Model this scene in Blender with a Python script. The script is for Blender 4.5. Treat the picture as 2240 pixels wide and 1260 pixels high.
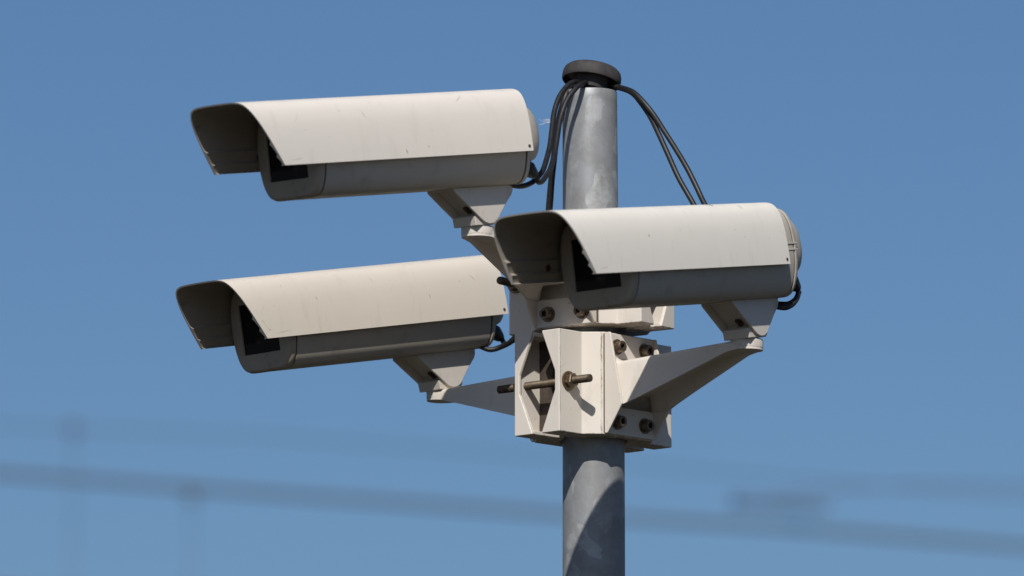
import bpy, bmesh, math, random
from math import radians, sin, cos, pi, sqrt
from mathutils import Vector, Matrix
random.seed(7)
for o in list(bpy.data.objects): bpy.data.objects.remove(o)
scene = bpy.context.scene
COL = scene.collection

# ------------------------------------------------------------------ camera, sky, sun, exposure
ELEV = radians(9.0); DIST = 12.0; AIM = Vector((0, 0, 3.48))
cam_data = bpy.data.cameras.new('camera'); cam = bpy.data.objects.new('camera', cam_data); COL.objects.link(cam)
cam.location = (0, -DIST * cos(ELEV), AIM.z - DIST * sin(ELEV))
cam.rotation_euler = (pi / 2 + ELEV, 0, 0)
cam_data.sensor_width = 36; cam_data.lens = 36 * DIST / 1.68
cam_data.clip_start = 0.5; cam_data.clip_end = 4000
cam_data.dof.use_dof = True; cam_data.dof.focus_distance = 11.9; cam_data.dof.aperture_fstop = 4.2
cam_data.dof.aperture_blades = 7
scene.camera = cam

SUN_AZ = radians(-5.3); SUN_EL = radians(40.4)      # azimuth from the viewer's side, negative = to the left
sun_dir = Vector((sin(SUN_AZ) * cos(SUN_EL), -cos(SUN_AZ) * cos(SUN_EL), sin(SUN_EL)))
world = bpy.data.worlds.new('World'); scene.world = world; world.use_nodes = True
wn = world.node_tree.nodes; wl = world.node_tree.links
sky = wn.new('ShaderNodeTexSky'); sky.sky_type = 'NISHITA'; sky.sun_disc = False
sky.sun_elevation = SUN_EL; sky.sun_rotation = math.atan2(sun_dir.x, sun_dir.y)
sky.altitude = 0; sky.air_density = 1.0; sky.dust_density = 1.0; sky.ozone_density = 9.5
wl.new(sky.outputs[0], wn['Background'].inputs[0]); wn['Background'].inputs[1].default_value = 0.067
sd = bpy.data.lights.new('sun', 'SUN'); so = bpy.data.objects.new('sun', sd); COL.objects.link(so)
sd.energy = 4.25; sd.angle = radians(0.55); sd.color = (1.0, 0.97, 0.925)
so.rotation_euler = sun_dir.to_track_quat('Z', 'Y').to_euler(); so.location = (-1, -6, 9)
scene.view_settings.view_transform = 'Standard'; scene.view_settings.look = 'None'
scene.view_settings.gamma = 1; scene.view_settings.exposure = 0.0

# ------------------------------------------------------------------ materials
def new_mat(name):
    m = bpy.data.materials.new(name); m.use_nodes = True
    nt = m.node_tree; return m, nt, nt.nodes['Principled BSDF']
def N(nt, typ, **kw):
    n = nt.nodes.new(typ)
    for k, v in kw.items():
        if k in n.inputs: n.inputs[k].default_value = v
        else: setattr(n, k, v)
    return n
def ramp(nt, src, stops):
    r = nt.nodes.new('ShaderNodeValToRGB'); e = r.color_ramp.elements
    while len(e) < len(stops): e.new(0.5)
    for i, (p, c) in enumerate(stops):
        e[i].position = p; e[i].color = (c, c, c, 1) if not isinstance(c, tuple) else (*c, 1)
    nt.links.new(src, r.inputs[0]); return r.outputs[0]
def mixc(nt, fac, a, b, blend='MIX'):
    m = nt.nodes.new('ShaderNodeMix'); m.data_type = 'RGBA'; m.blend_type = blend
    L = nt.links
    if isinstance(fac, float): m.inputs[0].default_value = fac
    else: L.new(fac, m.inputs[0])
    for s, v in ((m.inputs[6], a), (m.inputs[7], b)):
        if isinstance(v, tuple): s.default_value = (*v, 1)
        else: L.new(v, s)
    return m.outputs[2]
def coords(nt, scale=(1, 1, 1), off=(0, 0, 0)):
    tc = nt.nodes.new('ShaderNodeTexCoord'); mp = nt.nodes.new('ShaderNodeMapping')
    mp.inputs['Scale'].default_value = scale; mp.inputs['Location'].default_value = off
    nt.links.new(tc.outputs['Object'], mp.inputs[0]); return mp.outputs[0]
def noise(nt, vec, scale, detail=4, rough=0.55):
    n = nt.nodes.new('ShaderNodeTexNoise'); n.inputs['Scale'].default_value = scale
    n.inputs['Detail'].default_value = detail; n.inputs['Roughness'].default_value = rough
    nt.links.new(vec, n.inputs['Vector']); return n.outputs[0]
def bump(nt, h, bsdf, strength=0.2, dist=0.001):
    b = nt.nodes.new('ShaderNodeBump'); b.inputs['Strength'].default_value = strength; b.inputs['Distance'].default_value = dist
    nt.links.new(h, b.inputs['Height']); nt.links.new(b.outputs[0], bsdf.inputs['Normal'])

def paint(name, base, grime, off, amount=0.25, rough=0.42, streak=(6, 6, 1.2), specks=True, marks=()):
    m, nt, b = new_mat(name)
    v = coords(nt, off=off); vs = coords(nt, scale=streak, off=off)
    big = ramp(nt, noise(nt, v, 9, 5), [(0.35, 0.0), (0.75, 1.0)])
    g = N(nt, 'ShaderNodeMath', operation='MULTIPLY'); nt.links.new(big, g.inputs[0]); g.inputs[1].default_value = amount
    c = mixc(nt, g.outputs[0], base, tuple(x * 0.86 for x in base))
    st = ramp(nt, noise(nt, vs, 7, 6, 0.62), [(0.56, 0.0), (0.80, 1.0)])
    g2 = N(nt, 'ShaderNodeMath', operation='MULTIPLY'); nt.links.new(st, g2.inputs[0]); g2.inputs[1].default_value = amount * 1.6
    c = mixc(nt, g2.outputs[0], c, grime)
    if specks:
        sp = ramp(nt, noise(nt, v, 95, 2, 0.5), [(0.745, 0.0), (0.79, 1.0)])
        g3 = N(nt, 'ShaderNodeMath', operation='MULTIPLY'); nt.links.new(sp, g3.inputs[0]); g3.inputs[1].default_value = 0.55
        c = mixc(nt, g3.outputs[0], c, (0.22, 0.16, 0.11))
        w = N(nt, 'ShaderNodeTexWave', Scale=2.2, Distortion=14.0, Detail=3.0)
        nt.links.new(coords(nt, scale=(3, 3, 5), off=off), w.inputs['Vector'])
        sc = ramp(nt, w.outputs['Fac'], [(0.0, 1.0), (0.006, 0.0)])
        gate = ramp(nt, noise(nt, v, 16, 1), [(0.66, 0.0), (0.70, 1.0)])
        g4 = N(nt, 'ShaderNodeMath', operation='MULTIPLY'); nt.links.new(sc, g4.inputs[0]); nt.links.new(gate, g4.inputs[1])
        g5 = N(nt, 'ShaderNodeMath', operation='MULTIPLY'); nt.links.new(g4.outputs[0], g5.inputs[0]); g5.inputs[1].default_value = 0.28
        c = mixc(nt, g5.outputs[0], c, (0.35, 0.30, 0.25))
    for (mx_, my_, mz_), (sx_, sy_, sz_), tilt, colour, op in marks:      # single chips, rust flecks and scuffs
        tc = nt.nodes.new('ShaderNodeTexCoord'); mp = nt.nodes.new('ShaderNodeMapping'); mp.vector_type = 'TEXTURE'
        mp.inputs['Location'].default_value = (mx_, my_, mz_); mp.inputs['Scale'].default_value = (sx_, sy_, sz_); mp.inputs['Rotation'].default_value = (0, tilt, 0)
        nt.links.new(tc.outputs['Object'], mp.inputs[0])
        ln = nt.nodes.new('ShaderNodeVectorMath'); ln.operation = 'LENGTH'; nt.links.new(mp.outputs[0], ln.inputs[0])
        c = mixc(nt, ramp(nt, ln.outputs['Value'], [(0.55, op), (1.0, 0.0)]), c, colour)
    nt.links.new(c, b.inputs['Base Color'])
    b.inputs['Roughness'].default_value = rough; b.inputs['Specular IOR Level'].default_value = 0.4
    nt.links.new(ramp(nt, noise(nt, v, 30, 4), [(0.3, rough - 0.06), (0.7, rough + 0.14)]), b.inputs['Roughness'])
    bump(nt, noise(nt, v, 420, 3), b, 0.10, 0.0006)
    return m
M = {}
M['paint_a'] = paint('off_white_paint', (0.72, 0.655, 0.572), (0.42, 0.37, 0.30), (0, 0, 0), 0.16, marks=[((0.285, 0.081, -0.092), (0.0011, 0.02, 0.0048), 0.3, (0.20, 0.085, 0.03), 0.9), ((0.366, 0.076, -0.030), (0.0014, 0.02, 0.0090), 0.5, (0.42, 0.37, 0.31), 0.55), ((0.145, 0.066, -0.012), (0.0120, 0.02, 0.0016), 0.5, (0.42, 0.37, 0.31), 0.5), ((0.235, 0.081, -0.086), (0.0018, 0.02, 0.0020), 0, (0.05, 0.04, 0.03), 0.4), ((0.525, 0.081, -0.094), (0.0150, 0.02, 0.0014), 0.1, (0.42, 0.37, 0.31), 0.4)])
M['paint_b'] = paint('cream_paint', (0.665, 0.595, 0.502), (0.40, 0.34, 0.27), (3, 1, 2), 0.18, marks=[((0.175, 0.079, -0.060), (0.0013, 0.02, 0.0050), 0.1, (0.20, 0.085, 0.03), 0.45), ((0.430, 0.077, -0.045), (0.0012, 0.02, 0.0045), 0.2, (0.05, 0.04, 0.03), 0.4), ((0.068, 0.074, -0.036), (0.0100, 0.02, 0.0014), -0.8, (0.42, 0.37, 0.31), 0.6), ((0.515, 0.081, -0.094), (0.0170, 0.02, 0.0015), 0.1, (0.42, 0.37, 0.31), 0.45), ((0.500, 0.072, -0.020), (0.0012, 0.02, 0.0040), 0.2, (0.05, 0.04, 0.03), 0.25)])
M['paint_c'] = paint('cool_white_paint', (0.775, 0.718, 0.622), (0.40, 0.36, 0.30), (7, 4, 1), 0.15, marks=[((0.392, 0.077, -0.047), (0.0024, 0.02, 0.0026), 0, (0.20, 0.085, 0.03), 0.55), ((0.170, 0.050, 0.000), (0.0040, 0.02, 0.0035), 0.6, (0.05, 0.04, 0.03), 0.85), ((0.100, 0.055, -0.006), (0.0060, 0.02, 0.0060), 0, (0.42, 0.37, 0.31), 0.35), ((0.300, 0.076, -0.040), (0.0012, 0.02, 0.0050), 0.3, (0.42, 0.37, 0.31), 0.5), ((0.530, 0.081, -0.094), (0.0150, 0.02, 0.0014), 0.1, (0.42, 0.37, 0.31), 0.35)])
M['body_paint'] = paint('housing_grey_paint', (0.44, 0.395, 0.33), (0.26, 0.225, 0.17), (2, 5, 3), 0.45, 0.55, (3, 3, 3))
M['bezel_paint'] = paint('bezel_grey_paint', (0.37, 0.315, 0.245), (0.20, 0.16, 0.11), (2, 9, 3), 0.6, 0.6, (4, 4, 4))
M['cast_paint'] = paint('cast_cream_paint', (0.67, 0.61, 0.535), (0.34, 0.27, 0.19), (5, 5, 5), 0.22, 0.48, (5, 5, 2))
M['foot_paint'] = paint('mount_paint', (0.60, 0.545, 0.475), (0.30, 0.25, 0.19), (1, 5, 8), 0.35, 0.5, (4, 4, 2))
M['lining'] = paint('shade_toned_lining', (0.35, 0.30, 0.24), (0.17, 0.14, 0.10), (4, 2, 8), 0.5, 0.7, (2, 6, 6), False)  # sunshield inside: hood shade painted in as a darker tone than the outside
M['dirt'] = paint('seam_grime', (0.10, 0.075, 0.05), (0.05, 0.04, 0.03), (4, 2, 1), 0.7, 0.9, (8, 8, 8), False)

# the clamps: same paint, with cracked brown grime along the casting folds and the lower rim
m = M['cast_paint'].copy(); m.name = 'clamp_paint'; M['clamp_paint'] = m; nt = m.node_tree; b = nt.nodes['Principled BSDF']
v = coords(nt); sx = nt.nodes.new('ShaderNodeSeparateXYZ'); nt.links.new(v, sx.inputs[0])
def math_(op, a, c=None):
    n = nt.nodes.new('ShaderNodeMath'); n.operation = op
    for i, q in enumerate((a, c)):
        if q is None: continue
        if isinstance(q, (int, float)): n.inputs[i].default_value = q
        else: nt.links.new(q, n.inputs[i])
    return n.outputs[0]
ay = math_('ABSOLUTE', sx.outputs[1])
def band(src, at, w): return math_('LESS_THAN', math_('ABSOLUTE', math_('SUBTRACT', src, at)), w)
crack = noise(nt, v, 55, 6, 0.8)
jag = math_('MULTIPLY', math_('SUBTRACT', crack, 0.5), 0.004)
lines = math_('MAXIMUM', band(math_('ADD', ay, jag), 0.1355, 0.0006), band(math_('ADD', ay, jag), 0.0625, 0.0009))
lines = math_('MULTIPLY', lines, ramp(nt, noise(nt, v, 38, 5, 0.75), [(0.44, 0.15), (0.58, 0.8)]))
low = ramp(nt, math_('ADD', sx.outputs[2], math_('MULTIPLY', noise(nt, v, 45, 5), 0.016)), [(0.0, 1.0), (1.0, 0.0)])
lowm = math_('LESS_THAN', math_('ADD', sx.outputs[2], math_('MULTIPLY', noise(nt, v, 60, 6, 0.7), 0.014)), -0.0765)
mask = math_('MAXIMUM', lines, math_('MULTIPLY', lowm, 0.6))
old = b.inputs['Base Color'].links[0].from_socket
nt.links.new(mixc(nt, mask, old, (0.20, 0.145, 0.085)), b.inputs['Base Color'])

m, nt, b = new_mat('galvanised_steel'); M['galv'] = m
v = coords(nt); vz = coords(nt, scale=(1, 1, 0.55))
warp = noise(nt, vz, 14, 3)
vor = N(nt, 'ShaderNodeTexVoronoi', Scale=34.0); 
mx = N(nt, 'ShaderNodeMix', data_type='VECTOR'); mx.inputs[0].default_value = 0.10
nt.links.new(vz, mx.inputs[4]); nn = N(nt, 'ShaderNodeTexNoise', Scale=11.0, Detail=3.0); nt.links.new(vz, nn.inputs['Vector']); nt.links.new(nn.outputs['Color'], mx.inputs[5])
nt.links.new(mx.outputs[1], vor.inputs['Vector'])
sep = N(nt, 'ShaderNodeSeparateColor'); nt.links.new(vor.outputs['Color'], sep.inputs[0])
patch = ramp(nt, sep.outputs[0], [(0.0, (0.255, 0.262, 0.266)), (0.5, (0.275, 0.282, 0.286)), (0.76, (0.30, 0.306, 0.308)), (0.84, (0.385, 0.388, 0.385))])
c = mixc(nt, ramp(nt, noise(nt, v, 30, 6, 0.7), [(0.40, 0.0), (0.62, 0.85)]), patch, (0.220, 0.216, 0.208))
c = mixc(nt, ramp(nt, noise(nt, coords(nt, scale=(16, 16, 1.6)), 5, 5), [(0.58, 0.0), (0.8, 0.45)]), c, (0.24, 0.215, 0.19))
c = mixc(nt, ramp(nt, noise(nt, v, 130, 2), [(0.74, 0.0), (0.78, 0.6)]), c, (0.12, 0.10, 0.09))
nt.links.new(c, b.inputs['Base Color']); b.inputs['Metallic'].default_value = 0.2; b.inputs['Roughness'].default_value = 0.5
nt.links.new(ramp(nt, sep.outputs[1], [(0.0, 0.46), (1.0, 0.66)]), b.inputs['Roughness'])
bump(nt, noise(nt, v, 90, 5), b, 0.25, 0.001)

def simple(name, c1, c2, rough, metal=0.0, scale=60, bs=0.2):
    m, nt, b = new_mat(name); v = coords(nt)
    nt.links.new(mixc(nt, ramp(nt, noise(nt, v, scale, 5), [(0.35, 0.0), (0.7, 1.0)]), c1, c2), b.inputs['Base Color'])
    b.inputs['Roughness'].default_value = rough; b.inputs['Metallic'].default_value = metal
    bump(nt, noise(nt, v, scale * 6, 3), b, bs, 0.0006); return m
M['rubber'] = simple('weathered_rubber', (0.030, 0.027, 0.026), (0.055, 0.048, 0.043), 0.75, 0, 70, 0.5)
M['cable'] = simple('black_cable_sheath', (0.008, 0.0075, 0.0075), (0.020, 0.017, 0.015), 0.50, 0, 120, 0.15)
M['plastic'] = simple('black_plastic', (0.010, 0.010, 0.012), (0.020, 0.020, 0.022), 0.4)
M['gasket'] = simple('gasket_rubber', (0.022, 0.017, 0.013), (0.035, 0.027, 0.02), 0.7)
M['bolt'] = simple('tarnished_bolt_steel', (0.23, 0.18, 0.13), (0.13, 0.085, 0.05), 0.45, 0.8, 160, 0.4)
M['rod'] = simple('rusty_threaded_rod', (0.13, 0.098, 0.068), (0.065, 0.045, 0.03), 0.55, 0.6, 130, 0.4)
M['brown_casting'] = simple('dark_brown_casting', (0.075, 0.055, 0.04), (0.035, 0.026, 0.02), 0.85, 0, 60, 0.4)  # inner webs: mottled dark brown, much darker than the clamp halves
M['screw'] = simple('dark_screw', (0.05, 0.035, 0.025), (0.10, 0.07, 0.05), 0.6, 0.3)
M['down'] = simple('white_down', (0.75, 0.73, 0.70), (0.6, 0.58, 0.55), 0.9)
M['far_steel'] = simple('dull_far_steel', (0.06, 0.075, 0.10), (0.08, 0.095, 0.12), 0.7)
M['far_wire'] = simple('dark_overhead_cable', (0.06, 0.068, 0.08), (0.09, 0.10, 0.11), 0.7)
M['far_insulator'] = simple('grey_insulator', (0.07, 0.09, 0.13), (0.09, 0.11, 0.15), 0.5)
m, nt, b = new_mat('window_glass'); M['glass'] = m
b.inputs['Base Color'].default_value = (0.006, 0.007, 0.010, 1); b.inputs['Roughness'].default_value = 0.12; b.inputs['Specular IOR Level'].default_value = 0.35
m, nt, b = new_mat('dry_grass_ground'); M['ground'] = m
v = coords(nt)
nt.links.new(mixc(nt, ramp(nt, noise(nt, v, 0.6, 8), [(0.4, 0.0), (0.65, 1.0)]), (0.024, 0.021, 0.012), (0.045, 0.036, 0.024)), b.inputs['Base Color'])
b.inputs['Roughness'].default_value = 0.95

# ------------------------------------------------------------------ helpers
def empty(name, loc, label, cat, group=None, rot=None):
    o = bpy.data.objects.new(name, None); COL.objects.link(o); o.location = loc; o.empty_display_size = 0.05
    if rot is not None: o.rotation_mode = 'QUATERNION'; o.rotation_quaternion = rot
    o['label'] = label; o['category'] = cat
    if group: o['group'] = group
    return o
def finish(bm, name, mats, parent=None, sharp=32, bev=0, loc=None, solid=0, merge=True, seg=2):
    if merge: bmesh.ops.remove_doubles(bm, verts=bm.verts, dist=1e-6)
    if not solid: bmesh.ops.recalc_face_normals(bm, faces=bm.faces)
    for f in bm.faces: f.smooth = True
    if not bev:
        for e in bm.edges:
            if len(e.link_faces) == 2 and e.calc_face_angle(0) > radians(sharp): e.smooth = False
    me = bpy.data.meshes.new(name); bm.to_mesh(me); bm.free()
    for mm in (mats if isinstance(mats, (list, tuple)) else [mats]): me.materials.append(mm)
    o = bpy.data.objects.new(name, me); COL.objects.link(o)
    if parent: o.parent = parent
    if loc is not None: o.location = loc
    if solid:
        s = o.modifiers.new('thickness', 'SOLIDIFY'); s.thickness = abs(solid); s.offset = -1 if solid > 0 else 1; s.use_even_offset = True
    if bev:
        w = o.modifiers.new('edge', 'BEVEL'); w.width = bev; w.segments = seg; w.limit_method = 'ANGLE'; w.angle_limit = radians(sharp); w.harden_normals = True
    return o
def tag(o, label, cat, group=None, kind=None):
    if label: o['label'] = label
    if cat: o['category'] = cat
    if group: o['group'] = group
    if kind: o['kind'] = kind
    return o
def loft(bm, rings, closed=True, caps=(True, True), mi=0):
    R = [[bm.verts.new(p) for p in r] for r in rings]; n = len(R[0])
    for a, c in zip(R, R[1:]):
        for i in range(n if closed else n - 1):
            j = (i + 1) % n
            f = bm.faces.new((a[i], a[j], c[j], c[i])); f.material_index = mi
    if closed and caps[0]: bm.faces.new(R[0]).material_index = mi
    if closed and caps[1]: bm.faces.new(list(reversed(R[-1]))).material_index = mi
    return R
def box(bm, x0, x1, y0, y1, z0, z1, mi=0):
    loft(bm, [[(x0, y0, z0), (x1, y0, z0), (x1, y1, z0), (x0, y1, z0)], [(x0, y0, z1), (x1, y0, z1), (x1, y1, z1), (x0, y1, z1)]], mi=mi)
def cyl(bm, p0, p1, r0, r1=None, n=24, prof=None, mi=0, ends=(True, True)):
    """lathe along p0->p1; prof = [(t, r)] with t in metres along the axis"""
    p0 = Vector(p0); p1 = Vector(p1); d = (p1 - p0); L = d.length; d.normalize()
    a = d.orthogonal().normalized(); c = d.cross(a)
    if prof is None: prof = [(0, r0), (L, r0 if r1 is None else r1)]
    rings = [[p0 + d * t + (a * cos(2 * pi * i / n) + c * sin(2 * pi * i / n)) * r for i in range(n)] for t, r in prof]
    loft(bm, rings, caps=ends, mi=mi)
def spline(P, k=8):
    P = [Vector(p) for p in P]; out = []
    for i in range(len(P) - 1):
        a = P[max(i - 1, 0)]; b_ = P[i]; c = P[i + 1]; d = P[min(i + 2, len(P) - 1)]
        for j in range(k):
            t = j / k
            out.append(0.5 * ((2 * b_) + (c - a) * t + (2 * a - 5 * b_ + 4 * c - d) * t * t + (3 * b_ - a - 3 * c + d) * t ** 3))
    out.append(P[-1]); return out
def tube(bm, P, r, n=12, k=8, mi=0):
    pts = spline(P, k) if k > 1 else [Vector(p) for p in P]
    t0 = (pts[1] - pts[0]).normalized(); a = t0.orthogonal().normalized(); rings = []
    for i, p in enumerate(pts):
        t = (pts[min(i + 1, len(pts) - 1)] - pts[max(i - 1, 0)]).normalized()
        a = (a - t * a.dot(t)).normalized(); c = t.cross(a)
        rings.append([p + (a * cos(2 * pi * q / n) + c * sin(2 * pi * q / n)) * r for q in range(n)])
    loft(bm, rings, mi=mi)

# ------------------------------------------------------------------ setting
PX = 0.1335                                       # the pole's x
bm = bmesh.new(); vs = [bm.verts.new(p) for p in ((-900, -900, 0), (900, -900, 0), (900, 1500, 0), (-900, 1500, 0))]; bm.faces.new(vs)
g = finish(bm, 'ground', M['ground']); tag(g, None, None, kind='structure')

def wire(name, pts, r, label):
    bm = bmesh.new(); tube(bm, pts, r, 8, 1)
    return tag(finish(bm, name, M['far_wire']), label, 'cable', 'blurred overhead cables')
def extend(pts, l, rr):
    a = Vector(pts[0]); b_ = Vector(pts[1]); c = Vector(pts[-1]); d = Vector(pts[-2])
    out = list(pts)
    if l: out = [tuple(a + (a - b_).normalized() * l)] + out
    if rr: out = out + [tuple(c + (c - d).normalized() * rr)]
    return out
wire('overhead_cable', extend([(-4.22, 48.0, 9.5356), (-1.96, 48.0, 9.3645), (0.45, 48.0, 9.1936), (2.185, 48.0, 9.09), (4.218, 48.0, 8.928)], 60, 60), 0.026,
     'thickest blurred dark cable sloping down to the right behind the pole')
wire('overhead_cable', extend([(-4.23, 48.3, 9.9736), (-2.11, 48.3, 9.8859), (0.453, 48.3, 9.7069), (2.188, 48.3, 9.5356), (4.223, 48.3, 9.3835)], 60, 60), 0.007,
     'faint blurred cable running above the thickest one on the left')
wire('overhead_cable', extend([(2.1, 47.7, 9.27), (2.50, 47.7, 9.36), (3.3, 47.7, 9.40), (4.4, 47.7, 9.385)], 0, 60), 0.009,
     'faint blurred cable leaving the insulator towards the right edge')
wire('overhead_cable', extend([(-5.72, 48.5, 8.80), (-4.2155, 48.5, 8.655), (-2.33, 48.5, 8.48)], 50, 60), 0.014,
     'blurred cable just touching the bottom left corner')
bm = bmesh.new(); prof = [(0, 0.03), (0.03, 0.06)]
for i in range(7): prof += [(0.06 + i * 0.10, 0.024), (0.10 + i * 0.10, 0.046), (0.12 + i * 0.10, 0.024)]
prof += [(0.80, 0.03)]
cyl(bm, (1.80, 47.7, 9.27), (2.60, 47.7, 9.22), 0.05, prof=prof, n=14)
tag(finish(bm, 'overhead_insulator', M['far_insulator']), 'blurred ribbed insulator on the cables, right of the pole', 'insulator')
def mast(x, y, h, r, label):
    t = empty('floodlight_mast', (x, y, 0), label, 'mast', 'blurred masts far behind')
    bm = bmesh.new(); cyl(bm, (0, 0, -0.2), (0, 0, h), r * 1.5, r, 12); finish(bm, 'mast_pole', M['far_steel'], t)
    bm = bmesh.new(); box(bm, -0.09, 0.09, -0.12, 0.09, h, h + 0.17); finish(bm, 'lamp_head', M['far_steel'], t, bev=0.03)
mast(-7.38, 110, 18.42, 0.012, 'taller blurred mast with a lamp head at the far left')
mast(-5.38, 110, 17.27, 0.011, 'shorter blurred mast whose head meets the thick cable')

# ------------------------------------------------------------------ pole
pole = empty('steel_pole', (PX, 0, 0), 'galvanised steel pole with a black rubber cap carrying three cameras', 'pole')
bm = bmesh.new(); cyl(bm, (0, 0, -0.3), (0, 0, 3.4), 0.0575, prof=[(0, 0.060), (2.6, 0.0535), (3.3, 0.0510), (3.7, 0.0505)], n=64); finish(bm, 'lower_section', M['galv'], pole)
bm = bmesh.new()
cyl(bm, (-0.0035, 0, 3.39), (-0.0055, 0, 3.8065), 0.045, n=64, prof=[(0, 0.0462), (0.40, 0.0450), (0.4150, 0.0449), (0.4165, 0.0440), (0.4165, 0.0422), (0.415, 0.041), (0.30, 0.041)])
finish(bm, 'upper_section', M['galv'], pole)
# rubber cap, tipped back over by the cables that come out under its front rim
cap_rot = Matrix.Rotation(radians(8.5), 4, 'Y') @ Matrix.Rotation(radians(-10.5), 4, 'X')
bm = bmesh.new()
prof = [(-0.014, 0.001), (-0.014, 0.0290), (-0.010, 0.0300), (0.0100, 0.0310), (0.0110, 0.0420), (0.0060, 0.0450), (0.0015, 0.0462), (0.0012, 0.0475), (0.003, 0.0486), (0.008, 0.0490), (0.015, 0.0487), (0.0205, 0.0470), (0.0245, 0.0430), (0.0272, 0.035), (0.0286, 0.022), (0.029, 0.010), (0.029, 0.001)]
cyl(bm, (0, 0, 0), (0, 0, 1), 1, n=64, prof=prof)
bmesh.ops.transform(bm, matrix=cap_rot, verts=bm.verts)
finish(bm, 'pole_cap', M['rubber'], pole, sharp=50, loc=(-0.0035, 0.001, 3.8215))

# ------------------------------------------------------------------ pipe clamps
HALF = 0.0842
def clamp_half_mesh(WING):
    bm = bmesh.new()
    out = [(0.010, WING), (0.0495, WING), (0.0495, 0.084), (0.0765, 0.060), (0.0765, -0.060), (0.0495, -0.084), (0.0495, -WING), (0.010, -WING)]
    zs = [-HALF, -0.016, 0.016, HALF]; notch = [0.010, 0.039, 0.039, 0.010]
    grid = []
    for z, nm in zip(zs, notch):
        row = []
        for i, (mm, t) in enumerate(out):
            x = nm if i in (0, 7) else mm
            row.append(bm.verts.new((x, t, z)))
        grid.append(row)
    for a, c in zip(grid, grid[1:]):
        for i in range(7): bm.faces.new((a[i], a[i + 1], c[i + 1], c[i]))
    for gi, zz in ((0, -HALF), (3, HALF)):
        vv = [bm.verts.new(p) for p in ((0.010, 0.060, zz), (0.0495, 0.030, zz), (0.060, 0.004, zz), (0.060, -0.004, zz), (0.0495, -0.030, zz), (0.010, -0.060, zz))]
        r = grid[gi]
        bm.faces.new([r[0], r[1], r[2], vv[1], vv[0]]); bm.faces.new([r[2], r[3], vv[2], vv[1]])
        bm.faces.new([r[3], r[4], vv[3], vv[2]]); bm.faces.new([r[4], r[5], vv[4], vv[3]]); bm.faces.new([r[5], r[6], r[7], vv[5], vv[4]])
    bmesh.ops.recalc_face_normals(bm, faces=bm.faces)
    # make normals point outwards (first wall face should look along +t)
    bm.faces.ensure_lookup_table()
    f = max(bm.faces, key=lambda q: q.calc_center_median().y if abs(q.normal.y) > 0.9 else -9)
    if f.normal.y < 0: bmesh.ops.reverse_faces(bm, faces=bm.faces)
    return bm
def web_bm(s):
    bm = bmesh.new(); box(bm, 0.014, 0.050, 0.080 * s - 0.003, 0.080 * s + 0.003, -HALF + 0.004, HALF - 0.004); return bm
def hexprism(bm, x0, x1, y, z, r, rot=0.0):
    rings = []
    for x, k in ((x0, 0.93), (x0 + 0.001, 1), (x1 - 0.0012, 1), (x1, 0.90)):
        rings.append([(x, y + r * k * cos(pi / 3 * i + rot), z + r * k * sin(pi / 3 * i + rot)) for i in range(6)])
    loft(bm, rings)
def rot_z(az_dir):   # rotation whose local x points along the horizontal direction
    return Matrix.Rotation(math.atan2(az_dir[1], az_dir[0]), 4, 'Z').to_quaternion()
def make_clamp(z, az, dx, WING, label):
    d = (sin(az), -cos(az)); t = empty('pipe_clamp', (PX + dx, 0, z), label, 'pipe clamp', 'cast clamps bolted round the pole', rot_z(d))
    for k in (0, 1):
        h = finish(clamp_half_mesh(WING), 'clamp_half', M['clamp_paint'], t, solid=0.006, bev=0.0018, sharp=25, seg=3)
        for s in (-1, 1): finish(web_bm(s), 'inner_web', M['brown_casting'], h, bev=0.001)
        if k: h.rotation_euler = (0, 0, pi)
    for s in (-1, 1):
        y = 0.116 * s
        bm = bmesh.new()
        L0, L1 = (-0.104, 0.0985); prof = []; n = 64; tt = 0
        prof.append((0, 0.0052)); prof.append((0.0012, 0.0064))
        while tt < (L1 - L0) - 0.004:
            prof += [(0.0015 + tt, 0.0067), (0.0024 + tt, 0.0059)]; tt += 0.0018
        prof += [(L1 - L0 - 0.001, 0.0063), (L1 - L0, 0.0052)]
        cyl(bm, (L0, y, 0), (L1, y, 0), 1, n=16, prof=prof)
        finish(bm, 'threaded_rod', M['rod'], t, sharp=60)
        for q in (-1, 1):
            bm = bmesh.new(); x0 = 0.0497
            hexprism(bm, x0 + 0.0025, x0 + 0.0135, 0, 0, 0.0122, 0.35)
            nut = finish(bm, 'nut', M['bolt'], t, loc=(0, y, 0)); 
            bm = bmesh.new(); cyl(bm, (x0, 0, 0), (x0 + 0.0025, 0, 0), 0.0158, n=28); finish(bm, 'washer', M['bolt'], nut)
            if q < 0: nut.rotation_euler = (0, 0, pi)
    return t
AZ_A, AZ_C = radians(-34.6), radians(47.3)
Z_LO, Z_UP = 3.309, 3.4905
make_clamp(Z_LO, AZ_C, 0.0, 0.1375, 'lower cream cast clamp with the long threaded rod sticking out in front')
make_clamp(Z_UP, AZ_A, -0.003, 0.1305, 'upper cream cast clamp half hidden behind the right camera')

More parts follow.
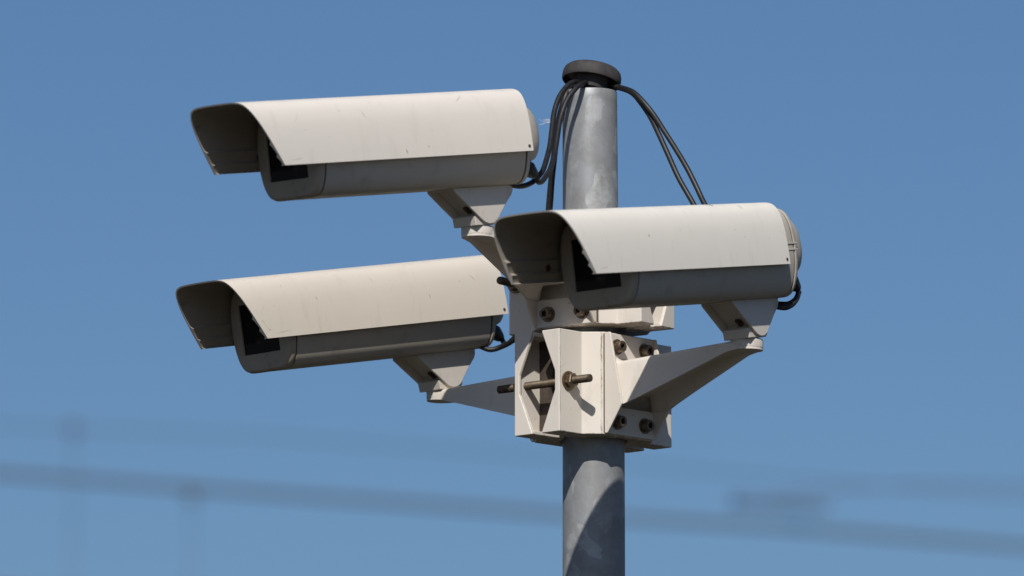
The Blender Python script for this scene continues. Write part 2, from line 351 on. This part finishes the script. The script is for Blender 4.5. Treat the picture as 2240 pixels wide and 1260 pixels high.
# ------------------------------------------------------------------ bracket arms
def plate_mesh():
    bm = bmesh.new(); box(bm, 0.0775, 0.0812, -0.0592, 0.0585, -0.0825, 0.0825); return bm
def gusset_mesh(s):
    """side wall of the base: shallow at the ends, deepest where the arm's underside starts"""
    bm = bmesh.new(); top = 0.0905 if s < 0 else 0.0870
    P = [(0.0777, -0.0826), (0.0835, -0.0826), (0.0850, -0.0815), (0.1155, -0.0375), (0.1150, -0.034), (top, 0.0815), (top - 0.002, 0.0829), (0.0777, 0.0829)]
    y0, y1 = (-0.0600, -0.0560) if s < 0 else (0.0550, 0.0590)
    loft(bm, [[(x, y0, z) for x, z in P], [(x, y1, z) for x, z in P]]); return bm
def arm_mesh(rise):
    """tapering arm, wide below and narrower on top, with an open channel underneath; pivot at (0.332, 0)"""
    bm = bmesh.new(); R = 0.332; rt = 0.0262
    st = [0.0815, 0.0870, 0.0950, 0.105, 0.1155, 0.14, 0.17, 0.20, 0.24, 0.28, 0.312]
    def U(x): return min(1, max(0, (x - 0.1155) / (R - 0.1155)))
    def hb(x): return 0.0520 + (rt - 0.0520) * U(x) + 0.004 * (1 - U(x)) ** 8
    def ht(x): return 0.0400 + (rt - 0.0400) * U(x) + 0.010 * max(0, (0.095 - x) / 0.0135) ** 2
    def zt(x): return 0.036 + (rise - 0.004 - 0.036) * min(1, (x - 0.0815) / (R - 0.0815)) + 0.006 * max(0, (0.095 - x) / 0.0135) ** 2
    def zb(x): u = min(1, max(0, (x - 0.1155) / (R - 0.012 - 0.1155))); return -0.0375 + (rise - 0.019 + 0.0375) * u
    def loop(h, d=0.0):
        side = [(x, h(x) - d) for x in st]
        end = [(R + (rt - d) * cos(a), (rt - d) * sin(a)) for a in [pi / 2 - pi * i / 12 for i in range(13)]]
        return side + end + [(x, -y) for x, y in reversed(side)]
    X = lambda p: min(p[0], R)
    r0 = [(*p, zt(X(p)) + 0.0005) for p in loop(ht, 0.007)]
    r1 = [(*p, zt(X(p)) - 0.0012) for p in loop(ht, 0.0028)]
    r2 = [(*p, zt(X(p)) - 0.0045) for p in loop(ht, 0.0006)]
    r3 = [(*p, zt(X(p)) - 0.0075) for p in loop(ht)]
    r4 = [(*p, zb(p[0])) for p in loop(hb)]
    r5 = [(*p, zb(p[0])) for p in loop(hb, 0.0045)]
    r6 = [(*p, min(zb(p[0]) + 0.024, zt(X(p)) - 0.012)) for p in loop(lambda x: min(hb(x), ht(x) + 0.004), 0.0075)]
    R6 = [[bm.verts.new(p) for p in r] for r in (r0, r1, r2, r3, r4, r5, r6)]
    n = len(r0)
    for a, c in zip(R6, R6[1:]):
        for i in range(n): j = (i + 1) % n; bm.faces.new((a[i], c[i], c[j], a[j]))
    ns = len(st)
    for rr in (R6[0], R6[-1]):
        for i in range(ns - 1): bm.faces.new([rr[i], rr[i + 1], rr[n - 2 - i], rr[n - 1 - i]])
        bm.faces.new([rr[i] for i in range(ns - 1, ns + 14)])
    return bm
def boss_mesh(rise):
    bm = bmesh.new(); cyl(bm, (0.332, 0, rise - 0.015), (0.332, 0, rise), 1, n=40, prof=[(0, 0.0266), (0.011, 0.0268), (0.013, 0.0260), (0.0145, 0.024), (0.015, 0.010)]); return bm
def bolt_at(parent, x, y, z, tilt=0.0):
    bm = bmesh.new()
    R_, r_ = 0.0095, 0.0053
    # socket head: ring wall, hexagonal hollow
    prof = [(0, R_), (0.0125, R_), (0.0137, R_ * 0.93), (0.0137, r_ * 1.05)]
    nn = 24; rings = [[(t, r * cos(2 * pi * i / nn), r * sin(2 * pi * i / nn)) for i in range(nn)] for t, r in prof]
    def hexr(i): a = (2 * pi * i / nn) % (pi / 3) - pi / 6; return r_ * cos(pi / 6) / cos(a)
    rings += [[(t, hexr(i) * cos(2 * pi * i / nn), hexr(i) * sin(2 * pi * i / nn)) for i in range(nn)] for t in (0.0133, 0.006)]
    loft(bm, rings, caps=(False, True))
    for f in bm.faces:
        if max(v.co.x for v in f.verts) < 0.0061: f.material_index = 1
    o = finish(bm, 'bolt', [M['bolt'], M['screw']], parent, loc=(x, y, z))
    o.rotation_euler = (0, tilt, 0)
    bm = bmesh.new(); cyl(bm, (-0.004, 0, 0), (0.0022, 0, 0), 0.0128, n=28); finish(bm, 'washer', M['bolt'], o)
def make_arm(zc, az, rise, label):
    d = (sin(az), -cos(az)); t = empty('bracket_arm', (PX, 0, zc), label, 'bracket arm', 'bracket arms holding the cameras', rot_z(d))
    pl = finish(plate_mesh(), 'base_plate', M['cast_paint'], t, bev=0.001, sharp=20)
    for s in (-1, 1): finish(gusset_mesh(s), 'gusset', M['cast_paint'], pl, bev=0.0012, sharp=20)
    finish(arm_mesh(rise), 'arm', M['cast_paint'], t, sharp=38)
    finish(boss_mesh(rise), 'boss', M['foot_paint'], t)
    for s in (-1, 1):
        bolt_at(t, 0.0815, 0.0335 * s, 0.061)
        bolt_at(t, 0.0815, 0.0335 * s, -0.062)
    # dirt packed in the joint between the base plate and the clamp
    for s in (-1, 1):
        bm = bmesh.new(); box(bm, 0.0757, 0.0778, 0.0585 * s - 0.0016, 0.0585 * s + 0.0016, -0.081, 0.081)
        finish(bm, 'joint_seal', M['dirt'], t)
    return t
make_arm(Z_UP, AZ_A, 0.0465, 'bracket arm reaching left and forward under the upper left camera')
make_arm(Z_LO, AZ_C, 0.0523, 'bracket arm with shaded underside reaching right under the right camera')
make_arm(Z_LO, radians(-131.3), 0.0337, 'bracket arm reaching back left under the lower left camera')

# ------------------------------------------------------------------ camera housings (local x = forward, y = near side, z = up)
def resample(P, k=3):
    q = spline([(0, *p) for p in P], k); return [(v.y, v.z) for v in q]
OUT = resample([(0.0, 0.0024), (0.022, 0.0022), (0.042, 0.0013), (0.0545, -0.0016), (0.0625, -0.0070), (0.0690, -0.0165), (0.0740, -0.031), (0.0768, -0.046), (0.0786, -0.062), (0.0799, -0.080), (0.0808, -0.1023)])
LB, BB = 0.5534, 0.0600
def sunshield_bm():
    bm = bmesh.new(); T = 0.0024
    def front(z): return LB + BB * (0.1023 + z) / 0.1023
    half = OUT
    inn = []
    for i, (y, z) in enumerate(half):
        a = half[max(i - 1, 0)]; c = half[min(i + 1, len(half) - 1)]
        d = Vector((c[0] - a[0], c[1] - a[1])).normalized(); inn.append((y + d.y * T, z - d.x * T))
    # stepped rails inside the lower side walls
    rails = [(0.0758, -0.064), (0.0712, -0.0685), (0.0735, -0.0720), (0.0765, -0.0850), (0.0718, -0.0885), (0.0745, -0.0925), (0.0765, -0.1000), (0.0722, -0.1023)]
    inner = [p for p in inn if p[1] > -0.06] + rails
    outer = half
    sec = [( y, z) for y, z in outer] + [(y, z) for y, z in reversed(inner)]           # near half, closed
    full = [(y, z) for y, z in reversed(outer[1:])]                                      # near bottom ... top
    ring = [(y, z) for y, z in reversed(outer)] + [(-y, z) for y, z in outer[1:]] + [(-y, z) for y, z in reversed(inner)] + [(y, z) for y, z in inner[1:]]
    no = 2 * len(outer) - 1
    xs = [0.0, 0.15, 0.35, 0.50]
    R = [[(x, y, z) for y, z in ring] for x in xs] + [[(front(z), y, z) for y, z in ring]]
    V = [[bm.verts.new(p) for p in r] for r in R]; n = len(ring)
    for a, c in zip(V, V[1:]):
        for i in range(n):
            j = (i + 1) % n; f = bm.faces.new((a[i], a[j], c[j], c[i]))
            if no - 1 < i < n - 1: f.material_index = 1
    # end faces as a strip between the outer and the inner line
    for rr, flip in ((V[0], False), (V[-1], True)):
        o_ = rr[:no]; i_ = rr[no:][::-1]; m_ = len(i_)
        a = b_ = 0
        while a < no - 1 or b_ < m_ - 1:
            ta = (a + 1) / (no - 1); tb = (b_ + 1) / (m_ - 1)
            if b_ >= m_ - 1 or (a < no - 1 and ta <= tb): f = bm.faces.new((o_[a], o_[a + 1], i_[b_])); a += 1
            else: f = bm.faces.new((o_[a], i_[b_ + 1], i_[b_])); b_ += 1
    return bm
BODY = resample([(0.0, -0.008), (0.034, -0.0085), (0.050, -0.014), (0.0605, -0.027), (0.0665, -0.048), (0.0690, -0.078), (0.0678, -0.103), (0.0640, -0.122), (0.0590, -0.136), (0.0520, -0.1458), (0.0430, -0.1510), (0.033, -0.1522), (0.0, -0.1525)])
BODY_RING = BODY + [(-y, z) for y, z in reversed(BODY[1:-1])]
CZ = -0.079
def bring(x, k=1.0, dz=0.0, kz=None): kz = k if kz is None else kz; return [(x, y * k, CZ + (z - CZ) * kz + dz) for y, z in BODY_RING]
WA = 0.4658
def body_bm():
    bm = bmesh.new(); loft(bm, [bring(0.001), bring(WA * 0.5), bring(WA - 0.0185)]); 
    return bm
def bezel_bm():
    bm = bmesh.new()
    rings = [bring(WA - 0.0155, 1.000), bring(WA - 0.0148, 1.008), bring(WA - 0.008, 1.004), bring(WA - 0.003, 0.982), bring(WA - 0.0008, 0.958), bring(WA, 0.925)]
    R = loft(bm, rings, caps=(True, False))
    last = R[-1]; x = WA
    w = [bm.verts.new((x, y, z)) for y, z in ((0.0433, -0.0392), (0.0433, -0.1219), (-0.0433, -0.1219), (-0.0433, -0.0392))]
    edges = []
    for L_ in (last, w):
        for i in range(len(L_)):
            e = bm.edges.get((L_[i], L_[(i + 1) % len(L_)])) or bm.edges.new((L_[i], L_[(i + 1) % len(L_)])); edges.append(e)
    bmesh.ops.triangle_fill(bm, edges=edges, use_beauty=True)
    w2 = [bm.verts.new((x - 0.003, v.co.y * 0.99, CZ + (v.co.z - CZ) * 0.99)) for v in w]
    for i in range(4): j = (i + 1) % 4; bm.faces.new((w[i], w[j], w2[j], w2[i]))
    return bm
def cap_bm():
    bm = bmesh.new()
    loft(bm, [bring(-0.0028, 1.0), bring(-0.0036, 1.010), bring(-0.0085, 1.010), bring(-0.0105, 0.995), bring(-0.0115, 0.955, 0.010, 0.70), bring(-0.024, 0.940, 0.009, 0.68), bring(-0.036, 0.885, 0.007, 0.63), bring(-0.046, 0.80, 0.004, 0.565), bring(-0.0535, 0.68, 0.001, 0.47), bring(-0.0585, 0.50, -0.002, 0.34), bring(-0.0605, 0.25, -0.003, 0.17)])
    return bm
def cheek_poly(): return [(0.077, -0.1520), (0.077, -0.156), (0.050, -0.179), (0.022, -0.2025), (0.013, -0.2095), (0.003, -0.2130), (-0.007, -0.2125), (-0.016, -0.2080), (-0.023, -0.200), (-0.040, -0.181), (-0.054, -0.168), (-0.058, -0.160), (-0.058, -0.1520)]
def mount_bm():
    bm = bmesh.new()
    # sloping web between the cheeks, set back from their edges
    fr = [(0.076, -0.1520), (0.076, -0.1550), (0.058, -0.1550), (0.014, -0.1925), (0.031, -0.1985), (0.029, -0.2140), (-0.019, -0.2140), (-0.024, -0.2080), (-0.024, -0.196), (-0.048, -0.172), (-0.052, -0.1520)]
    loft(bm, [[(x, -0.0256, z) for x, z in fr], [(x, 0.0256, z) for x, z in fr]])
    return bm
protos = {}
def mesh_of(key, builder, mats, **kw):
    if key not in protos:
        o = finish(builder(), key, mats, None, **kw); protos[key] = o; return o
    c = protos[key].copy(); COL.objects.link(c); return c
def small(key, fn, mats, **kw):
    def b():
        bm = bmesh.new(); fn(bm); return bm
    return mesh_of(key, b, mats, **kw)
def make_camera(O, yaw, pitch, roll, ap, sl, qp, pm, label):
    f = Vector((-cos(yaw) * cos(pitch), -sin(yaw) * cos(pitch), -sin(pitch))); n = Vector((sin(yaw), -cos(yaw), 0)); q = f.cross(n)
    n, q = n * cos(roll) + q * sin(roll), q * cos(roll) - n * sin(roll)
    base = Vector(O) + f * ap - q * qp
    mat = Matrix((f, n, q)).transposed()
    t = empty('security_camera', base, label, 'security camera', 'security cameras on the pole', mat.to_quaternion())
    def put(o, parent, loc=(0, 0, 0)): o.parent = parent; o.location = loc; return o
    LS = (-ap, 0, qp); LBD = (-ap + sl, 0, qp)
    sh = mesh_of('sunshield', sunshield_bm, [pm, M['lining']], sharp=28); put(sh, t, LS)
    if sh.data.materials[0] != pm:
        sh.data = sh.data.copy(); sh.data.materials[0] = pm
    for s in (-1, 1):
        sc = small('screw', lambda bm: cyl(bm, (0, -0.001, 0), (0, 0.0012, 0), 0.0030, 0.0022, 12), M['screw']); put(sc, sh, (0.0085, 0.0805 * s, -0.0945))
    sc = small('inner_screw', lambda bm: cyl(bm, (0, -0.002, 0), (0, 1, 0), 1, n=16, prof=[(0, 0.0042), (0.0045, 0.0058), (0.0062, 0.0050), (0.0058, 0.0025)]), M['screw']); put(sc, sh, (0.458, -0.0770, -0.0790))
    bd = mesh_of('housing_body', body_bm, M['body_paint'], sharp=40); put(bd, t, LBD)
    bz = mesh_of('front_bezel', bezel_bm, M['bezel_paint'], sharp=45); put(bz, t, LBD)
    gl = small('window', lambda bm: box(bm, WA - 0.010, WA - 0.0022, -0.0431, 0.0431, -0.1217, -0.0394), M['glass']); put(gl, bz)
    for x0, x1, k in ((WA - 0.0190, WA - 0.0145, 0.985), (-0.0040, 0.0012, 0.980)):
        g_ = small('gasket_%d' % (x0 < 0.1), lambda bm: loft(bm, [bring(x0, k), bring(x1, k)]), M['gasket']); g_.name = 'gasket'; put(g_, bd)
    rc = mesh_of('rear_cap', cap_bm, M['body_paint'], sharp=40); put(rc, t, LBD)
    for k, z0 in enumerate((-0.0702, -0.0800)):
        la = small('latch_%d' % k, lambda bm: box(bm, -0.012, 0.024, 0.058, 0.0700, z0, z0 + 0.0032), M['body_paint'], bev=0.0008); la.name = 'latch'; put(la, rc)
    mo = mesh_of('mount', mount_bm, M['foot_paint'], bev=0.0015, sharp=25); put(mo, t, (0, 0, qp))
    for k, (y0, y1) in enumerate(((0.0257, 0.0305), (-0.0305, -0.0257))):
        ck = small('cheek_%d' % k, lambda bm: loft(bm, [[(x, y0, z) for x, z in cheek_poly()], [(x, y1, z) for x, z in cheek_poly()]]), M['foot_paint'], bev=0.0015, sharp=25); ck.name = 'cheek'; put(ck, mo)
    ms = small('mount_screw', lambda bm: cyl(bm, (-0.004, 0, -0.1885), (0.006, 0, -0.1815), 0.0052, 0.0052, 14), M['screw']); put(ms, mo, (0.0215, 0.004, -0.0015))
    gd = small('cable_gland', lambda bm: cyl(bm, (-0.014, 0.036, -0.116), (-0.044, 0.042, -0.142), 1, n=10, prof=[(0, 0.0125), (0.012, 0.0155), (0.014, 0.0125), (0.022, 0.0135), (0.034, 0.0090), (0.040, 0.0055)]), M['plastic'], sharp=25); put(gd, t, LBD)
    return t
QP = 0.2144
make_camera((-0.0325, -0.2593, 3.7585), radians(44.98), radians(9.53), radians(-1.61), 0.0621, 0.004, QP, M['paint_a'],
            'top left white camera, highest of the three, under its long sunshield')
make_camera((-0.0756, 0.2595, 3.5709), radians(44.42), radians(10.35), radians(0.2), 0.0972, 0.0279, QP, M['paint_b'],
            'bottom left cream camera, lowest of the three, its rear end behind the pole clamps')
make_camera((0.3706, -0.2281, 3.5773), radians(54.62), radians(9.07), radians(1.03), 0.02725, -0.0319, QP, M['paint_c'],
            'right hand white camera crossing in front of the pole, turned most towards the viewer')

# ------------------------------------------------------------------ cables hanging out of the pole top
CR = 0.0044
CABLES = {
 'outer left black cable looping down beneath the rear of the top left camera': [(0.1113, -0.02, 3.8195), (0.1021, -0.045, 3.8148), (0.0922, -0.06, 3.8074), (0.0778, -0.08, 3.7847), (0.0687, -0.1, 3.7536), (0.0648, -0.125, 3.7188), (0.0609, -0.15, 3.6871), (0.0518, -0.19, 3.6477), (0.0451, -0.205, 3.633), (0.0324, -0.225, 3.6168), (0.0169, -0.245, 3.6074), (0.0007, -0.26, 3.6063), (-0.0147, -0.27, 3.6113)],
 'inner left black cable crossing the pole edge to the top left camera\'s gland': [(0.1241, -0.02, 3.8195), (0.114, -0.055, 3.8099), (0.1041, -0.072, 3.7991), (0.0897, -0.085, 3.7769), (0.0791, -0.1, 3.7445), (0.0745, -0.12, 3.7144), (0.0698, -0.145, 3.6812), (0.0629, -0.18, 3.6494), (0.0545, -0.205, 3.6300), (0.0475, -0.221, 3.6185), (0.0420, -0.234, 3.6165), (0.0392, -0.241, 3.6235)],
 'black cable dropping straight behind the right camera to the lower left camera\'s underside': [(0.1072, 0.02, 3.8239), (0.094, -0.02, 3.808), (0.0841, -0.03, 3.7832), (0.0767, -0.02, 3.7568), (0.073, 0.0, 3.7238), (0.0693, 0.02, 3.6921), (0.0664, 0.05, 3.6683), (0.0628, 0.09, 3.6238), (0.0531, 0.135, 3.5244), (0.0304, 0.16, 3.44), (0.0015, 0.2, 3.423), (-0.0168, 0.22, 3.416), (-0.0359, 0.225, 3.4113), (-0.0542, 0.225, 3.4175), (-0.0687, 0.225, 3.4229)],
 'black cable ending in the lower left camera\'s gland behind the clamps': [(0.1042, 0.03, 3.8242), (0.0889, 0.0, 3.8079), (0.082, -0.01, 3.7816), (0.0753, 0.0, 3.7543), (0.0686, 0.02, 3.7044), (0.0642, 0.055, 3.6692), (0.0599, 0.1, 3.6255), (0.0517, 0.15, 3.5268), (0.0266, 0.18, 3.4546), (0.002, 0.222, 3.4290), (-0.010, 0.245, 3.4235), (-0.0168, 0.258, 3.4335)],
 'lower of the two black cables arching right from the pole top': [(0.143, 0.04, 3.8216), (0.1608, 0.0138, 3.8176), (0.177, -0.0125, 3.8114), (0.1969, -0.0388, 3.7983), (0.2117, -0.055, 3.778), (0.2271, -0.0712, 3.7509), (0.2395, -0.0875, 3.7215), (0.2549, -0.1037, 3.6831), (0.2715, -0.12, 3.642), (0.2956, -0.135, 3.5955), (0.3412, -0.14, 3.5104), (0.384, -0.18, 3.4365), (0.4306, -0.2, 3.417), (0.449, -0.196, 3.42), (0.46, -0.183, 3.434), (0.463, -0.176, 3.447)],
 'upper of the two black cables arching right from the pole top': [(0.1466, 0.03, 3.8228), (0.1635, -0.0062, 3.8154), (0.1784, -0.0225, 3.8103), (0.1982, -0.0538, 3.797), (0.2136, -0.07, 3.779), (0.2314, -0.0813, 3.7544), (0.2483, -0.0975, 3.7243), (0.2673, -0.1137, 3.6904), (0.2848, -0.13, 3.6567), (0.3001, -0.14, 3.6233), (0.3125, -0.145, 3.5953), (0.3557, -0.15, 3.5088), (0.4139, -0.165, 3.4381), (0.44, -0.173, 3.426), (0.457, -0.171, 3.433), (0.4645, -0.172, 3.448)],
}
for lab, P in CABLES.items():
    bm = bmesh.new(); tube(bm, P, CR, 14, 8)
    tag(finish(bm, 'power_cable', M['cable'], sharp=60), lab, 'cable', 'black cables hanging from the pole top')
# a wisp of down caught on the outer cable
bm = bmesh.new()
for i in range(15):
    a = Vector((0.0615 + random.uniform(-.002, .002), -0.131, 3.7355 + random.uniform(-.004, .003)))
    L_ = random.uniform(0.003, 0.010) if i > 2 else 0.017
    d = Vector((-1, random.uniform(-.3, .3), random.uniform(-.25, .45))).normalized() * L_
    tube(bm, [a, a + d * 0.5 + Vector((0, 0, random.uniform(-.002, .002))), a + d], 0.00016, 4, 3)
tag(finish(bm, 'down_feather', M['down']), 'tiny wisp of white down caught on the left cable', 'feather')
